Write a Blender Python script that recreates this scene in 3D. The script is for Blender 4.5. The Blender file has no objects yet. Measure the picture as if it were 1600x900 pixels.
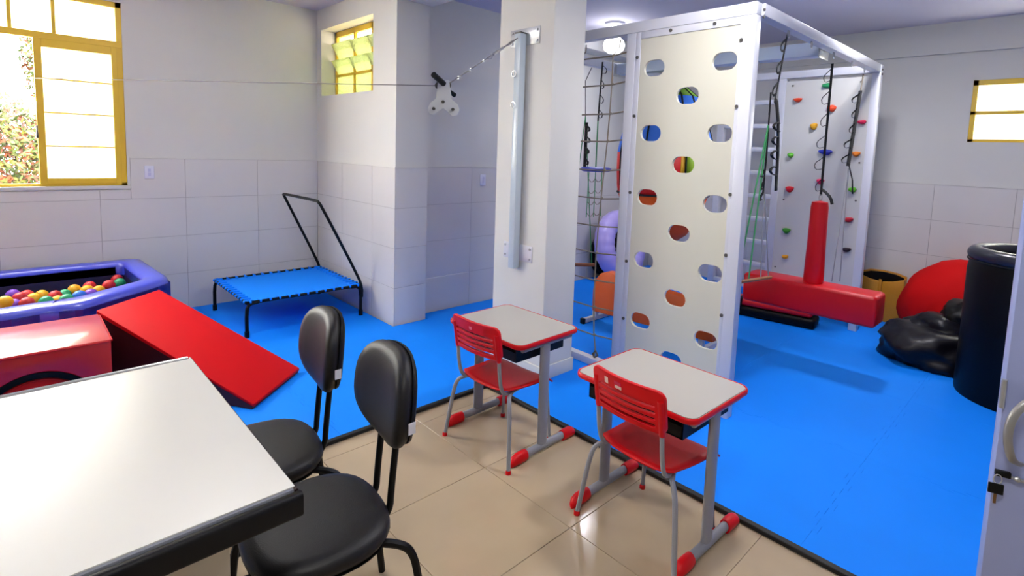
import bpy, bmesh, math, random
from mathutils import Vector, Matrix
PI=math.pi; R=math.radians
sc=bpy.context.scene; COL=sc.collection
# ------------------------------------------------------------------ camera
def cam_axes(yaw,pitch,roll):
    cy,sy=math.cos(yaw),math.sin(yaw)
    F=Vector((-sy,cy,0));Rt=Vector((cy,sy,0));U=Vector((0,0,1))
    c,s=math.cos(pitch),math.sin(pitch); F,U=F*c+U*s,U*c-F*s
    c,s=math.cos(roll),math.sin(roll); Rt,U=Rt*c+U*s,U*c-Rt*s
    return Rt,U,F
Rt,U,F=cam_axes(-0.7798,-0.0989,0.0364)
cd=bpy.data.cameras.new('camera'); cam=bpy.data.objects.new('camera',cd); COL.objects.link(cam)
cam.matrix_world=Matrix(((Rt.x,U.x,-F.x,0),(Rt.y,U.y,-F.y,0),(Rt.z,U.z,-F.z,1.6),(0,0,0,1)))
cd.sensor_width=36; cd.lens=836.15/1600*36; cd.shift_x=(800-838.94)/1600; cd.shift_y=(319.08-450)/1600
cd.clip_start=0.02; sc.camera=cam
# ------------------------------------------------------------------ world, sun, exposure
w=bpy.data.worlds.new('world'); sc.world=w; w.use_nodes=True
bg=w.node_tree.nodes['Background']; bg.inputs[0].default_value=(1.0,0.99,0.975,1); bg.inputs[1].default_value=20.0
sd=bpy.data.lights.new('sun','SUN'); sd.energy=6; sd.angle=R(1); sd.color=(1,.95,.85)
sun=bpy.data.objects.new('sun',sd); COL.objects.link(sun); sun.rotation_euler=(R(42),0,R(-15))
def area(name,loc,size,power,color,rot=(0,0,0)):
    l=bpy.data.lights.new(name,'AREA'); l.shape='DISK'; l.size=size; l.energy=power; l.color=color
    o=bpy.data.objects.new(name,l); COL.objects.link(o); o.location=loc; o.rotation_euler=rot; return o
LAMPS=[((4.62,3.60),62),((4.72,1.24),52),((2.45,1.1),55),((0.9,3.7),36),((0.2,0.2),46)]
for i,((x,y),p) in enumerate(LAMPS): area('ceiling_lamp_light',(x,y,2.70 if i==0 else 2.9),.22,p,(.97,.95,1.0) if i<3 else (1,.98,.94))
vs=sc.view_settings; vs.view_transform='Standard'; vs.look='None'; vs.gamma=1; vs.use_curve_mapping=False; vs.exposure=0.5
# ------------------------------------------------------------------ helpers
def lin(c): return tuple((v/12.92 if v<=.04045 else ((v+.055)/1.055)**2.4) for v in c)
MATS={}
def mat(name,rgb,rough=.5,metal=0,var=0,scale=8,bump=0,bscale=60,spec=.5,coat=0,emit=None,alpha=None,trans=0):
    if name in MATS: return MATS[name]
    m=bpy.data.materials.new(name); m.use_nodes=True; nt=m.node_tree; b=nt.nodes['Principled BSDF']
    c=lin([v/255 for v in rgb]); b.inputs['Base Color'].default_value=(*c,1)
    b.inputs['Roughness'].default_value=rough; b.inputs['Metallic'].default_value=metal
    b.inputs['Specular IOR Level'].default_value=spec; b.inputs['Coat Weight'].default_value=coat; b.inputs['Coat Roughness'].default_value=.15
    b.inputs['Transmission Weight'].default_value=trans
    if emit: b.inputs['Emission Color'].default_value=(*emit[0],1); b.inputs['Emission Strength'].default_value=emit[1]
    tc=nt.nodes.new('ShaderNodeTexCoord')
    if var:
        n=nt.nodes.new('ShaderNodeTexNoise'); n.inputs['Scale'].default_value=scale; n.inputs['Detail'].default_value=4
        nt.links.new(tc.outputs['Object'],n.inputs['Vector'])
        mx=nt.nodes.new('ShaderNodeMix'); mx.data_type='RGBA'
        mx.inputs[6].default_value=(*[v*(1-var) for v in c],1); mx.inputs[7].default_value=(*[min(1,v*(1+var)) for v in c],1)
        nt.links.new(n.outputs['Fac'],mx.inputs[0]); nt.links.new(mx.outputs[2],b.inputs['Base Color'])
    if bump:
        n=nt.nodes.new('ShaderNodeTexNoise'); n.inputs['Scale'].default_value=bscale; n.inputs['Detail'].default_value=3
        nt.links.new(tc.outputs['Object'],n.inputs['Vector'])
        bp=nt.nodes.new('ShaderNodeBump'); bp.inputs['Strength'].default_value=bump; bp.inputs['Distance'].default_value=.01
        nt.links.new(n.outputs['Fac'],bp.inputs['Height']); nt.links.new(bp.outputs[0],b.inputs['Normal'])
    MATS[name]=m; return m
def glassmat(name,rgb,transl=1.0,bump=.4,gl=.15):
    m=bpy.data.materials.new(name); m.use_nodes=True; nt=m.node_tree; nt.nodes.clear()
    out=nt.nodes.new('ShaderNodeOutputMaterial'); t=nt.nodes.new('ShaderNodeBsdfTranslucent'); t.inputs[0].default_value=(*rgb,1)
    g=nt.nodes.new('ShaderNodeBsdfGlossy'); g.inputs['Roughness'].default_value=.25
    n=nt.nodes.new('ShaderNodeTexVoronoi'); n.inputs['Scale'].default_value=45
    tc=nt.nodes.new('ShaderNodeTexCoord'); nt.links.new(tc.outputs['Object'],n.inputs['Vector'])
    bp=nt.nodes.new('ShaderNodeBump'); bp.inputs['Strength'].default_value=bump; bp.inputs['Distance'].default_value=.02
    nt.links.new(n.outputs['Distance'],bp.inputs['Height']); nt.links.new(bp.outputs[0],t.inputs['Normal']); nt.links.new(bp.outputs[0],g.inputs['Normal'])
    mx=nt.nodes.new('ShaderNodeMixShader'); mx.inputs[0].default_value=gl
    nt.links.new(t.outputs[0],mx.inputs[1]); nt.links.new(g.outputs[0],mx.inputs[2]); nt.links.new(mx.outputs[0],out.inputs[0])
    MATS[name]=m; return m
class MB:
    def __init__(s): s.bm=bmesh.new()
    def box(s,x0,x1,y0,y1,z0,z1,M=None,bev=0,seg=2):
        t=bmesh.new(); bmesh.ops.create_cube(t,size=1)
        for v in t.verts: v.co=Vector(((x0+x1)/2+v.co.x*(x1-x0),(y0+y1)/2+v.co.y*(y1-y0),(z0+z1)/2+v.co.z*(z1-z0)))
        if bev: bmesh.ops.bevel(t,geom=list(t.edges),offset=bev,segments=seg,profile=.5,affect='EDGES',clamp_overlap=True)
        return s.add(t,M)
    def add(s,t,M=None):
        if M: bmesh.ops.transform(t,matrix=M,verts=t.verts)
        me=bpy.data.meshes.new('t'); t.to_mesh(me); t.free(); s.bm.from_mesh(me); bpy.data.meshes.remove(me); return s
    def cyl(s,a,b,r,r2=None,seg=12):
        a=Vector(a);b=Vector(b);t=bmesh.new(); d=b-a
        bmesh.ops.create_cone(t,cap_ends=True,segments=seg,radius1=r,radius2=r if r2 is None else r2,depth=d.length)
        M=Matrix.Translation((a+b)/2)@d.to_track_quat('Z','Y').to_matrix().to_4x4()
        return s.add(t,M)
    def sph(s,c,r,seg=12,sc=(1,1,1)):
        t=bmesh.new(); bmesh.ops.create_uvsphere(t,u_segments=seg,v_segments=max(6,seg*2//3),radius=r)
        for v in t.verts: v.co=Vector((v.co.x*sc[0],v.co.y*sc[1],v.co.z*sc[2]))
        return s.add(t,Matrix.Translation(Vector(c)))
    def tube(s,pts,r,seg=8,closed=False,sub=0,flat=None):
        pts=[Vector(p) for p in pts]
        for _ in range(sub):   # corner cutting
            q=[];n=len(pts)
            rng=range(n) if closed else range(n-1)
            if not closed: q.append(pts[0])
            for i in rng:
                a,b=pts[i],pts[(i+1)%n]
                q+= [a*.75+b*.25,a*.25+b*.75]
            if not closed: q.append(pts[-1])
            pts=q
        n=len(pts); rings=[]; prevn=None
        for i,p in enumerate(pts):
            if closed: d=(pts[(i+1)%n]-pts[i-1])
            else: d=pts[min(i+1,n-1)]-pts[max(i-1,0)]
            if d.length<1e-9: d=Vector((0,0,1))
            d.normalize()
            if prevn is None:
                prevn=d.orthogonal() if flat is None else Vector(flat)
            nn=(prevn-d*prevn.dot(d))
            if nn.length<1e-6: nn=d.orthogonal()
            nn.normalize(); prevn=nn; bn=d.cross(nn)
            ring=[]
            for k in range(seg):
                a=2*PI*k/seg; rx,ry=(r,r) if not isinstance(r,tuple) else r
                ring.append(s.bm.verts.new(p+nn*math.cos(a)*rx+bn*math.sin(a)*ry))
            rings.append(ring)
        for i in range(n if closed else n-1):
            A,B=rings[i],rings[(i+1)%n]
            for k in range(seg):
                s.bm.faces.new((A[k],A[(k+1)%seg],B[(k+1)%seg],B[k]))
        if not closed:
            s.bm.faces.new(rings[0][::-1]); s.bm.faces.new(rings[-1])
        return s
    def lathe(s,prof,c=(0,0,0),seg=32,M=None,a0=0,a1=2*PI,close=True):
        t=bmesh.new(); full=abs(a1-a0-2*PI)<1e-6; n=seg if full else seg+1; rings=[]
        for (r,z) in prof:
            rings.append([t.verts.new((c[0]+r*math.cos(a0+(a1-a0)*k/seg),c[1]+r*math.sin(a0+(a1-a0)*k/seg),c[2]+z)) for k in range(n)])
        for i in range(len(prof)-1):
            for k in range(seg):
                k2=(k+1)%n
                t.faces.new((rings[i][k],rings[i][k2],rings[i+1][k2],rings[i+1][k]))
        bmesh.ops.remove_doubles(t,verts=t.verts,dist=1e-5)
        return s.add(t,M)
    def prism(s,poly,axis,d0,d1,bev=0,M=None,seg=2):
        t=bmesh.new()
        def P(u,v,d): return {'x':(d,u,v),'y':(u,d,v),'z':(u,v,d)}[axis]
        A=[t.verts.new(P(u,v,d0)) for u,v in poly]; B=[t.verts.new(P(u,v,d1)) for u,v in poly]; n=len(poly)
        fa=t.faces.new(A[::-1]); fb=t.faces.new(B)
        for i in range(n): t.faces.new((A[i],A[(i+1)%n],B[(i+1)%n],B[i]))
        bmesh.ops.recalc_face_normals(t,faces=t.faces)
        if bev:
            ed=[e for e in t.edges if e.calc_face_angle(0)>R(25)]
            bmesh.ops.bevel(t,geom=ed,offset=bev,segments=seg,profile=.5,affect='EDGES',clamp_overlap=True)
        return s.add(t,M)
    def build(s,name,m,parent=None,smooth=True,ang=40,label=None,sub=0,solid=0):
        bmesh.ops.recalc_face_normals(s.bm,faces=s.bm.faces)
        me=bpy.data.meshes.new(name); s.bm.to_mesh(me); s.bm.free()
        if smooth:
            me.shade_smooth(); me.set_sharp_from_angle(angle=R(ang))
        me.materials.append(m)
        o=bpy.data.objects.new(name,me); COL.objects.link(o)
        if parent: o.parent=parent
        if label: o['label']=label
        if solid:
            md=o.modifiers.new('s','SOLIDIFY'); md.thickness=solid; md.offset=0
        if sub:
            md=o.modifiers.new('d','SUBSURF'); md.levels=sub; md.render_levels=sub
        return o
def tag(o,label,cat=None,group=None,kind=None):
    o['label']=label
    if cat: o['category']=cat
    if group: o['group']=group
    if kind: o['kind']=kind
    return o
def thing(name,label,cat,loc=(0,0,0),rz=0,group=None,kind=None):
    o=bpy.data.objects.new(name,None); COL.objects.link(o); o.location=loc; o.rotation_euler=(0,0,rz); o.empty_display_size=.1
    return tag(o,label,cat,group,kind)
def copy_tree(o,parent=None):
    c=o.copy(); COL.objects.link(c)
    if parent: c.parent=parent
    for ch in list(o.children): copy_tree(ch,c)
    return c
def share(o,n,M=None):   # another child sharing the mesh
    c=o.copy(); COL.objects.link(c); c.location=n; return c
def sheet(name,outer,holes,thick,m,parent,M,bev=0.0015):
    cu=bpy.data.curves.new('c','CURVE'); cu.dimensions='2D'; cu.fill_mode='BOTH'; cu.extrude=thick/2; cu.bevel_depth=bev
    for poly in [outer]+holes:
        sp=cu.splines.new('POLY'); sp.points.add(len(poly)-1)
        for p,(u,v) in zip(sp.points,poly): p.co=(u,v,0,1)
        sp.use_cyclic_u=True
    ob=bpy.data.objects.new('c',cu); COL.objects.link(ob); dg=bpy.context.evaluated_depsgraph_get()
    me=bpy.data.meshes.new_from_object(ob.evaluated_get(dg)); bpy.data.objects.remove(ob); 
    me.transform(M); me.materials.clear(); me.materials.append(m); me.name=name
    me.shade_smooth(); me.set_sharp_from_angle(angle=R(35))
    o=bpy.data.objects.new(name,me); COL.objects.link(o); o.parent=parent; return o
def pill(cx,cy,w,h,n=8):
    r=h/2; out=[]
    for k in range(n+1): a=-PI/2+PI*k/n; out.append((cx+w/2-r+r*math.cos(a),cy+r*math.sin(a)))
    for k in range(n+1): a=PI/2+PI*k/n; out.append((cx-w/2+r+r*math.cos(a),cy+r*math.sin(a)))
    return out
def rrect(x0,x1,y0,y1,r,n=6):
    out=[]
    for cx,cy,a0 in((x1-r,y1-r,0),(x0+r,y1-r,90),(x0+r,y0+r,180),(x1-r,y0+r,270)):
        for k in range(n+1): a=R(a0+90*k/n); out.append((cx+r*math.cos(a),cy+r*math.sin(a)))
    return out
# ------------------------------------------------------------------ materials
white_wall=mat('white_wall_paint',(214,213,207),.7,var=.03,scale=3)
ceil_m=mat('ceiling_paint',(196,193,208),.8,var=.02,scale=2)
tile_m=mat('dado_tile_glaze',(216,213,209),.25,var=.04,scale=2.5,spec=.5)
grout_m=mat('grout',(168,163,160),.9)
beige=mat('beige_floor_tile',(176,157,130),.11,var=.10,scale=3.5,spec=.5)
floor_grout=mat('floor_grout',(158,140,114),.8)
blue=mat('blue_foam_mat',(0,132,250),.7,spec=.2,var=.05,scale=3,bump=.05,bscale=200)
black_edge=mat('black_foam_border',(8,8,10),.6)
yellow_frame=mat('yellow_painted_steel',(226,186,52),.4,var=.08,scale=6)
white_steel=mat('white_painted_steel',(206,208,216),.3)
zinc=mat('zinc_plated_steel',(190,192,194),.3,metal=.9)
dark_bolt=mat('dark_bolt',(90,88,84),.4,metal=.6)
cream=mat('cream_panel',(206,204,186),.35,var=.02,scale=3)
red_pl=mat('red_plastic',(205,0,14),.42,spec=.3)
grey_tube=mat('grey_painted_tube',(140,142,150),.4)
lam=mat('grey_laminate',(176,172,164),.28,var=.02,scale=3)
lam_white=mat('white_laminate',(218,216,208),.3,var=.02,scale=4)
black_pl=mat('black_plastic',(4,4,5),.5,spec=.25)
black_fab=mat('black_leatherette',(13,11,11),.45,spec=.35,bump=.12,bscale=350)
red_vinyl=mat('red_vinyl',(200,0,20),.36,spec=.4,coat=.0,bump=.06,bscale=25)
red_mat=mat('red_ramp_vinyl',(205,0,16),.65,spec=.15,bump=.06,bscale=20)
red_shaded=mat('shaded_red_vinyl',(60,2,8),.6)  # red vinyl darkened to stand in for shade on the ramp sides
navy=mat('shaded_blue_inner_vinyl',(16,14,66),.6)  # blue vinyl darkened, shade inside the pit put into the colour
blue_vinyl=mat('blue_violet_vinyl',(50,66,205),.34,coat=.8,bump=.10,bscale=14)
black_vinyl=mat('black_vinyl',(2,2,3),.45,spec=.2,bump=.1,bscale=12)
orange=mat('orange_foam',(226,92,6),.5)
yel_foam=mat('mustard_vinyl',(190,128,10),.5,bump=.1,bscale=15)
lilac=mat('lilac_inflatable',(186,172,240),.3)
rope_m=mat('natural_rope',(138,128,112),.8)
green_rope=mat('green_rope',(60,150,90),.7)
strap_m=mat('black_webbing',(9,9,10),.7)
frost=glassmat('frosted_glass',(.95,.97,.95))
frost_y=glassmat('yellowish_frosted_glass',(.55,.62,.42))
# ------------------------------------------------------------------ structure
XL,YB=-2.2,-1.7; X3=6.54; YW=5.766; X2=2.366; XP=2.687; YP=4.138; Y2=4.286; ZC=2.975; T=1.412; TH=.353; TW=.615
def struct(name,label,m,mb,parent=None):
    o=mb.build(name,m,parent,smooth=False)
    if not parent: tag(o,label,kind='structure')
    return o
floor=struct('floor','polished beige tile floor on the near side of the mats',floor_grout,MB().box(XL-.15,X3+.15,YB-.15,YW+.15,-.12,-.004))
ft=None
P0=.58
for i in range(-7,1):
    for j in range(-6,3):
        x0=2.255-.03+P0*i-.58*0; y0=1.39+P0*j
        x1=x0+P0; y1=y0+P0
        x0=max(x0,XL); x1=min(x1,2.30 if i==0 else x1); y1=min(y1,2.70); y0=max(y0,YB)
        if x1-x0<.02 or y1-y0<.02 or x0>2.23: continue
        key=(round(x1-x0,3),round(y1-y0,3))
        o=MB().box(x0+.0012,x1-.0012,y0+.0012,y1-.0012,-.004,0,bev=.0008,seg=1).build('tile',beige,floor,smooth=False)
ceiling=struct('ceiling','plain white ceiling over the whole room',ceil_m,MB().box(XL-.2,X3+.2,YB-.2,YW+.2,ZC,ZC+.2))
# walls
wl=MB(); d=YW+.15
wx0,wx1,wz0,wz1=-1.45,.722,1.178,2.705
wl.box(XL-.15,wx0,YW,d,0,ZC).box(wx1,X2,YW,d,0,ZC).box(wx0,wx1,YW,d,0,wz0).box(wx0,wx1,YW,d,wz1,ZC)
wall_left=struct('wall_left','white wall with the large yellow window above a tiled dado',white_wall,wl)
sy0,sy1,sz0,sz1=4.548,5.664,2.09,2.765
ws=MB().box(X2,XP,YP,sy0,0,ZC).box(X2,XP,sy1,d,0,ZC).box(X2,XP,sy0,sy1,0,sz0).box(X2,XP,sy0,sy1,sz1,ZC)
wall_corner=struct('wall_corner','short white wall with the small yellow louvre window',white_wall,ws)
wall_back=struct('wall_back','white wall behind the concrete column and the climbing frame',white_wall,MB().box(XP,X3+.15,Y2,Y2+.15,0,ZC))
ry0,ry1,rz0,rz1=-.35,.80,1.835,2.415
wr=MB().box(X3,X3+.15,ry1,Y2,0,ZC).box(X3,X3+.15,YB-.15,ry0,0,ZC).box(X3,X3+.15,ry0,ry1,0,rz0).box(X3,X3+.15,ry0,ry1,rz1,ZC)
wall_right=struct('wall_right','white wall with the frosted yellow window above a tiled dado',white_wall,wr)
struct('wall_front','plain white wall behind the camera',white_wall,MB().box(XL-.15,X3,YB-.15,YB,0,ZC))
struct('wall_side','plain white wall at the far left end',white_wall,MB().box(XL-.15,XL,YB,YW,0,ZC))
struct('trim_1','shallow plaster band along the top of the right wall',white_wall,MB().box(X3-.03,X3,YB,Y2-.24,2.68,ZC))
struct('trim_2','plaster soffit where back wall meets ceiling',white_wall,MB().box(4.3,X3,Y2-.24,Y2,2.78,ZC))
struct('trim_3','ceiling beam running out from the wall pillar',white_wall,MB().box(X2,XP+.03,2.3,YP,2.83,ZC))
column=struct('column','square white concrete column carrying the square steel post',white_wall,MB().box(2.555,2.866,2.482,3.022,0,2.83,bev=.006))
MB().box(2.545,2.876,2.472,3.032,0.0,.115,bev=.004).build('skirting',white_wall,column)
# dado tiles
def tile_run(wall,axis,c,sgn,edges,ztop=T,cut=None):
    for a,b in zip(edges[:-1],edges[1:]):
        for k in range(4):
            z1=ztop-TH*k; z0=z1-TH
            segs=[(a,b,z0,z1)]
            if cut and z1>cut[2]:
                u0,u1,zc=cut; segs=[]
                if a<u1 and b>u0:
                    if zc-z0>.02: segs.append((max(a,u0) if a<u1 else a,min(b,u1),z0,zc))
                    if b>u1: segs.append((u1,b,z0,z1))
                    if a<u0: segs.append((a,u0,z0,z1))
                else: segs.append((a,b,z0,z1))
            for (p,q,s0,s1) in segs:
                if q-p<.01: continue
                g=.0015; th=.007
                mb=MB()
                if axis=='x': mb.box(p+g,q-g,min(c,c+sgn*th),max(c,c+sgn*th),max(s0,0)+g,s1-g,bev=.001,seg=1)
                else: mb.box(min(c,c+sgn*th),max(c,c+sgn*th),p+g,q-g,max(s0,0)+g,s1-g,bev=.001,seg=1)
                mb.build('tile',tile_m,wall,smooth=False)
def grout(axis,c,sgn,a,b,wall,z1=T):
    mb=MB(); th=.0045
    if axis=='x': mb.box(a,b,min(c,c+sgn*th),max(c,c+sgn*th),0,z1)
    else: mb.box(min(c,c+sgn*th),max(c,c+sgn*th),a,b,0,z1)
    mb.build('grout',grout_m,wall,smooth=False)
def cap(axis,c,sgn,a,b,wall):
    mb=MB(); th=.011
    if axis=='x': mb.box(a,b,min(c,c+sgn*th),max(c,c+sgn*th),T,T+.008)
    else: mb.box(min(c,c+sgn*th),max(c,c+sgn*th),a,b,T,T+.008)
    mb.build('trim_strip',white_wall,wall,smooth=False)
ex=[XL]+[.531+TW*k for k in range(-4,3)]+[X2-.008]
tile_run(wall_left,'x',YW,-1,ex,cut=(wx0-.02,wx1+.02,wz0-.035)); grout('x',YW,-1,XL,X2,wall_left,wz0-.04); 
MB().box(wx1+.02,X2,YW-.0045,YW,wz0-.04,T).build('grout',grout_m,wall_left,smooth=False); cap('x',YW,-1,wx1+.02,X2,wall_left)
ey=[YP-.007,4.54,5.155,YW-.008]
tile_run(wall_corner,'y',X2,-1,ey); grout('y',X2,-1,YP,YW,wall_corner); cap('y',X2,-1,YP-.01,YW-.01,wall_corner)
tile_run(wall_corner,'x',YP,-1,[X2,XP]); grout('x',YP,-1,X2,XP,wall_corner); cap('x',YP,-1,X2-.01,XP,wall_corner)
ex=[XP]+[3.30+TW*k for k in range(0,6)]+[X3-.008]
ex=[e for e in ex if e<=X3]
tile_run(wall_back,'x',Y2,-1,ex); grout('x',Y2,-1,XP,X3,wall_back); cap('x',Y2,-1,XP,X3-.01,wall_back)
ey=[YB]+[1.01+.613*k for k in range(-4,6)]
ey=[e for e in ey if YB<=e<Y2-.05]+[Y2-.008]
tile_run(wall_right,'y',X3,-1,ey); grout('y',X3,-1,YB,Y2,wall_right); cap('y',X3,-1,YB,Y2-.01,wall_right)
# sockets
def socket(name,label,x,y,z):
    t=thing(name,label,'switch',(x,y,z))
    MB().box(-.036,.036,-.008,0,-.058,.058,bev=.004).build('cover_plate',mat('white_switch_plate',(222,222,235),.35),t)
    for dz in(-.018,.018): MB().box(-.011,.011,-.012,-.008,dz-.014,dz+.014,bev=.002).build('rocker',mat('switch_rocker',(200,200,225),.3),t)
socket('wall_switch','white wall switch plate on the tiles beside the yellow window',.876,YW-.007,1.291)
socket('wall_switch','white wall switch plate on the tiles left of the column',3.44,Y2-.007,1.287)
# ------------------------------------------------------------------ windows
def bar(parent,x0,x1,y0,y1,z0,z1,name='window_frame',m=None): return MB().box(x0,x1,y0,y1,z0,z1,bev=.002,seg=1).build(name,m or yellow_frame,parent)
W1=thing('window_1','large yellow steel window with one sash open onto shrubs','window',(0,0,0),kind='structure'); del W1['category']
fy0,fy1=YW+.01,YW+.055
bar(W1,wx1-.04,wx1,fy0,fy1,wz0,wz1); bar(W1,wx0,wx0+.04,fy0,fy1,wz0,wz1)
bar(W1,wx0,wx1,fy0,fy1,wz1-.045,wz1); bar(W1,wx0,wx1,fy0,fy1,wz0,wz0+.022); bar(W1,wx0,wx1,fy0-.006,fy1+.006,2.335,2.385,'transom')
for x in (-1.16,-.92,-.68,-.44,-.20,.045,.295): bar(W1,x-.012,x+.012,fy0,fy1,2.385,wz1-.04,'mullion')
xs=[wx0+.04,-1.16,-.92,-.68,-.44,-.20,.045,.295,wx1-.04]
for a,b in zip(xs[:-1],xs[1:]): MB().box(a,b,YW+.03,YW+.034,2.385,wz1-.045).build('pane',frost,W1,smooth=False)
# right sash (closed) x .17-.69
sash=bar(W1,.168,.215,fy0-.01,fy1-.01,wz0+.02,2.335,'sash_frame')
bar(W1,.645,.683,fy0-.01,fy1-.01,wz0+.02,2.335,'sash_frame'); bar(W1,.215,.645,fy0-.01,fy1-.01,2.27,2.335,'sash_frame'); bar(W1,.215,.645,fy0-.01,fy1-.01,wz0+.02,wz0+.065,'sash_frame')
zz=[wz0+.065,1.50,1.765,2.03,2.27]
for z in zz[1:-1]: bar(W1,.215,.645,fy0,fy1-.01,z-.006,z+.006,'glazing_bar')
for a,b in zip(zz[:-1],zz[1:]): MB().box(.215,.645,YW+.025,YW+.029,a,b).build('pane',frost,W1,smooth=False)
MB().box(.158,.172,YW-.03,YW+.0,1.56,1.60,bev=.003).cyl((.165,YW-.02,1.60),(.165,YW-.03,1.66),.006).build('latch_handle',dark_bolt,W1)
# left sash beyond opening
bar(W1,-.62,-.575,fy0,fy1,wz0+.02,2.335,'sash_frame')
for a,b in((wx0+.04,-1.0),(-1.0,-.6)):
    for p,q in zip(zz[:-1],zz[1:]): MB().box(a,b-.01,YW+.025,YW+.029,p,q).build('pane',frost,W1,smooth=False)
    bar(W1,b-.02,b,fy0,fy1,wz0,2.335,'glazing_bar')
MB().box(wx0-.01,wx1+.02,YW-.018,YW+.14,wz0-.03,wz0,bev=.003).build('window_sill',white_wall,W1)
# small louvre window
W2=thing('window_2','small recessed yellow louvre window high beside the pillar','window',kind='structure'); del W2['category']
fx=2.515
for a,b,c,e in((sy0,sy1,sz1-.055,sz1),(sy0,sy1,sz0,sz0+.012),(sy1-.035,sy1,sz0,sz1),(sy0,sy0+.035,sz0,sz1),(5.215,5.245,sz0,sz1),(4.84,4.87,sz0,sz1),(sy0,sy1,2.30,2.325)):
    bar(W2,fx,fx+.03,a,b,c,e)
for (a,b) in((5.245,5.629),(4.87,5.215),(4.583,4.84)):
    MB().box(fx+.012,fx+.016,a,b,sz0+.012,2.30).build('pane',frost_y,W2,smooth=False)
    for zc in (2.39,2.56):
        M=Matrix.Translation((fx-.01,0,zc))@Matrix.Rotation(R(62),4,'Y')
        MB().box(-.085,.085,a-.02,b+.02,-.003,.003,M=M).build('louvre_pane',frost_y,W2,smooth=False)
        MB().cyl((fx,a,zc+.03),(fx,b,zc+.03),.006).build('louvre_rod',yellow_frame,W2)
struct('wall_outside','yellowish rendered wall outside the small window',mat('outside_render',(205,190,110),.8),MB().box(3.6,3.75,4.75,8,0,2.75))
# right frosted window
W3=thing('window_3','frosted two-pane window with yellow frame high on right wall','window',kind='structure'); del W3['category']
gx=X3+.02
for a,b,c,e in((ry0,ry1,rz1-.05,rz1),(ry0,ry1,rz0,rz0+.028),(ry1-.04,ry1,rz0,rz1),(ry0,ry0+.04,rz0,rz1),(ry0,ry1,2.093,2.125),(.20,.225,rz0,rz1)):
    bar(W3,gx-.012,gx+.03,a,b,c,e)
for a,b in((ry0+.04,.20),(.225,ry1-.04)):
    for c,e in((rz0+.028,2.093),(2.125,rz1-.05)): MB().box(gx,gx+.005,a,b,c,e).build('pane',frost,W3,smooth=False)
# ------------------------------------------------------------------ mats
matroot=thing('play_mat','blue interlocking foam mat floor with black border strip','mat')
def edge(p,q,teeth,sign):
    p=Vector(p);q=Vector(q);L=(q-p).length
    if not teeth or L<.25: return [p]
    d=(q-p)/L; n=Vector((d.y,-d.x)); out=[p]; k=int(L/.1); st=L/k
    for i in range(k):
        s=p+d*(st*i); h=.022*sign*(1 if i%2 else -1)*1.0
        if i in(0,k-1): continue
        out+=[s+d*(.3*st)+n*0,s+d*(.2*st)+n*h,s+d*(.8*st)+n*h,s+d*(.7*st)]
    return out
def mat_cell(x0,x1,y0,y1,tb):   # tb: teeth flags bottom,right,top,left
    pts=[]
    pts+=edge((x0,y0),(x1,y0),tb[0],1)
    pts+=edge((x1,y0),(x1,y1),tb[1],1)
    # top and left travelled backwards, so invert sign and order to match neighbour
    top=edge((x0,y1),(x1,y1),tb[2],1); pts+=[Vector((x1,y1))]+top[:0:-1] if tb[2] else [Vector((x1,y1))]
    lf=edge((x0,y0),(x0,y1),tb[3],1); pts+=[Vector((x0,y1))]+lf[:0:-1] if tb[3] else [Vector((x0,y1))]
    c=Vector(((x0+x1)/2,(y0+y1)/2))
    pts=[p+(c-p).normalized()*.0006 for p in pts]
    MB().prism([(p.x,p.y) for p in pts],'z',0,.02).build('mat_tile',blue,matroot,smooth=False)
MX,MY=2.227,2.666; mg=.022
def runs(a,b,o):
    ks=[a]; k=math.ceil((a-o)/1.0+.0001)
    while o+k<b-.001:
        if o+k>a+.001: ks.append(o+k)
        k+=1
    return ks+[b]
def grid(x0,x1,y0,y1):
    X_=runs(x0,x1,MX);Y_=runs(y0,y1,MY)
    for i in range(len(X_)-1):
        for j in range(len(Y_)-1):
            mat_cell(X_[i],X_[i+1],Y_[j],Y_[j+1],(j>0,i<len(X_)-2,j<len(Y_)-2,i>0))
grid(XL,MX,MY+.03,YW-mg); grid(MX+.03,X3-mg,YB,MY)
grid(MX,X2-mg,MY,YW-mg); grid(X2-mg,XP+mg,MY,YP-mg); grid(XP+mg,X3-mg,MY,Y2-mg)
MB().box(XL,MX+.03,MY,MY+.03,0,.0215,bev=.003,seg=1).build('border_strip',black_edge,matroot,label='black foam border strip')
MB().box(MX,MX+.03,YB,MY,0,.0215,bev=.003,seg=1).build('border_strip',black_edge,matroot,label='black foam border strip')
ZM=.02
# ------------------------------------------------------------------ climbing frame
CF=thing('climbing_frame','tall white steel climbing frame with pill-holed panel and overhead beams','climbing frame',(3.07,1.38,ZM))
O=Vector((3.07,1.38,ZM))
def cb(name,x0,x1,y0,y1,z0,z1,m=white_steel,parent=CF,bev=.004,off=None,label=None):
    off=O if off is None else off
    return MB().box(x0-off.x,x1-off.x,y0-off.y,y1-off.y,z0-off.z,z1-off.z,bev=bev).build(name,m,parent,label=label)
ZT=2.485
for x,y in((3.036,1.368),(3.036,2.185),(5.60,1.345),(5.60,2.165),(3.036,3.30),(5.60,3.30)): cb('post',x,x+.07,y,y+.07,ZM,ZT-.0705)
cb('top_beam',3.036,3.106,1.368,3.37,ZT-.07,ZT); cb('top_beam',5.60,5.67,1.345,3.37,ZT-.07,ZT)
cb('top_beam',3.106,5.60,1.35,1.42,ZT-.0705,ZT-.0005); cb('top_beam',3.106,5.60,3.30,3.37,ZT-.07,ZT)
cb('cross_beam',4.28,4.40,1.431,3.291,ZT-.11,ZT-.01,mat('bluish_white_steel',(190,205,222),.3))
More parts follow.
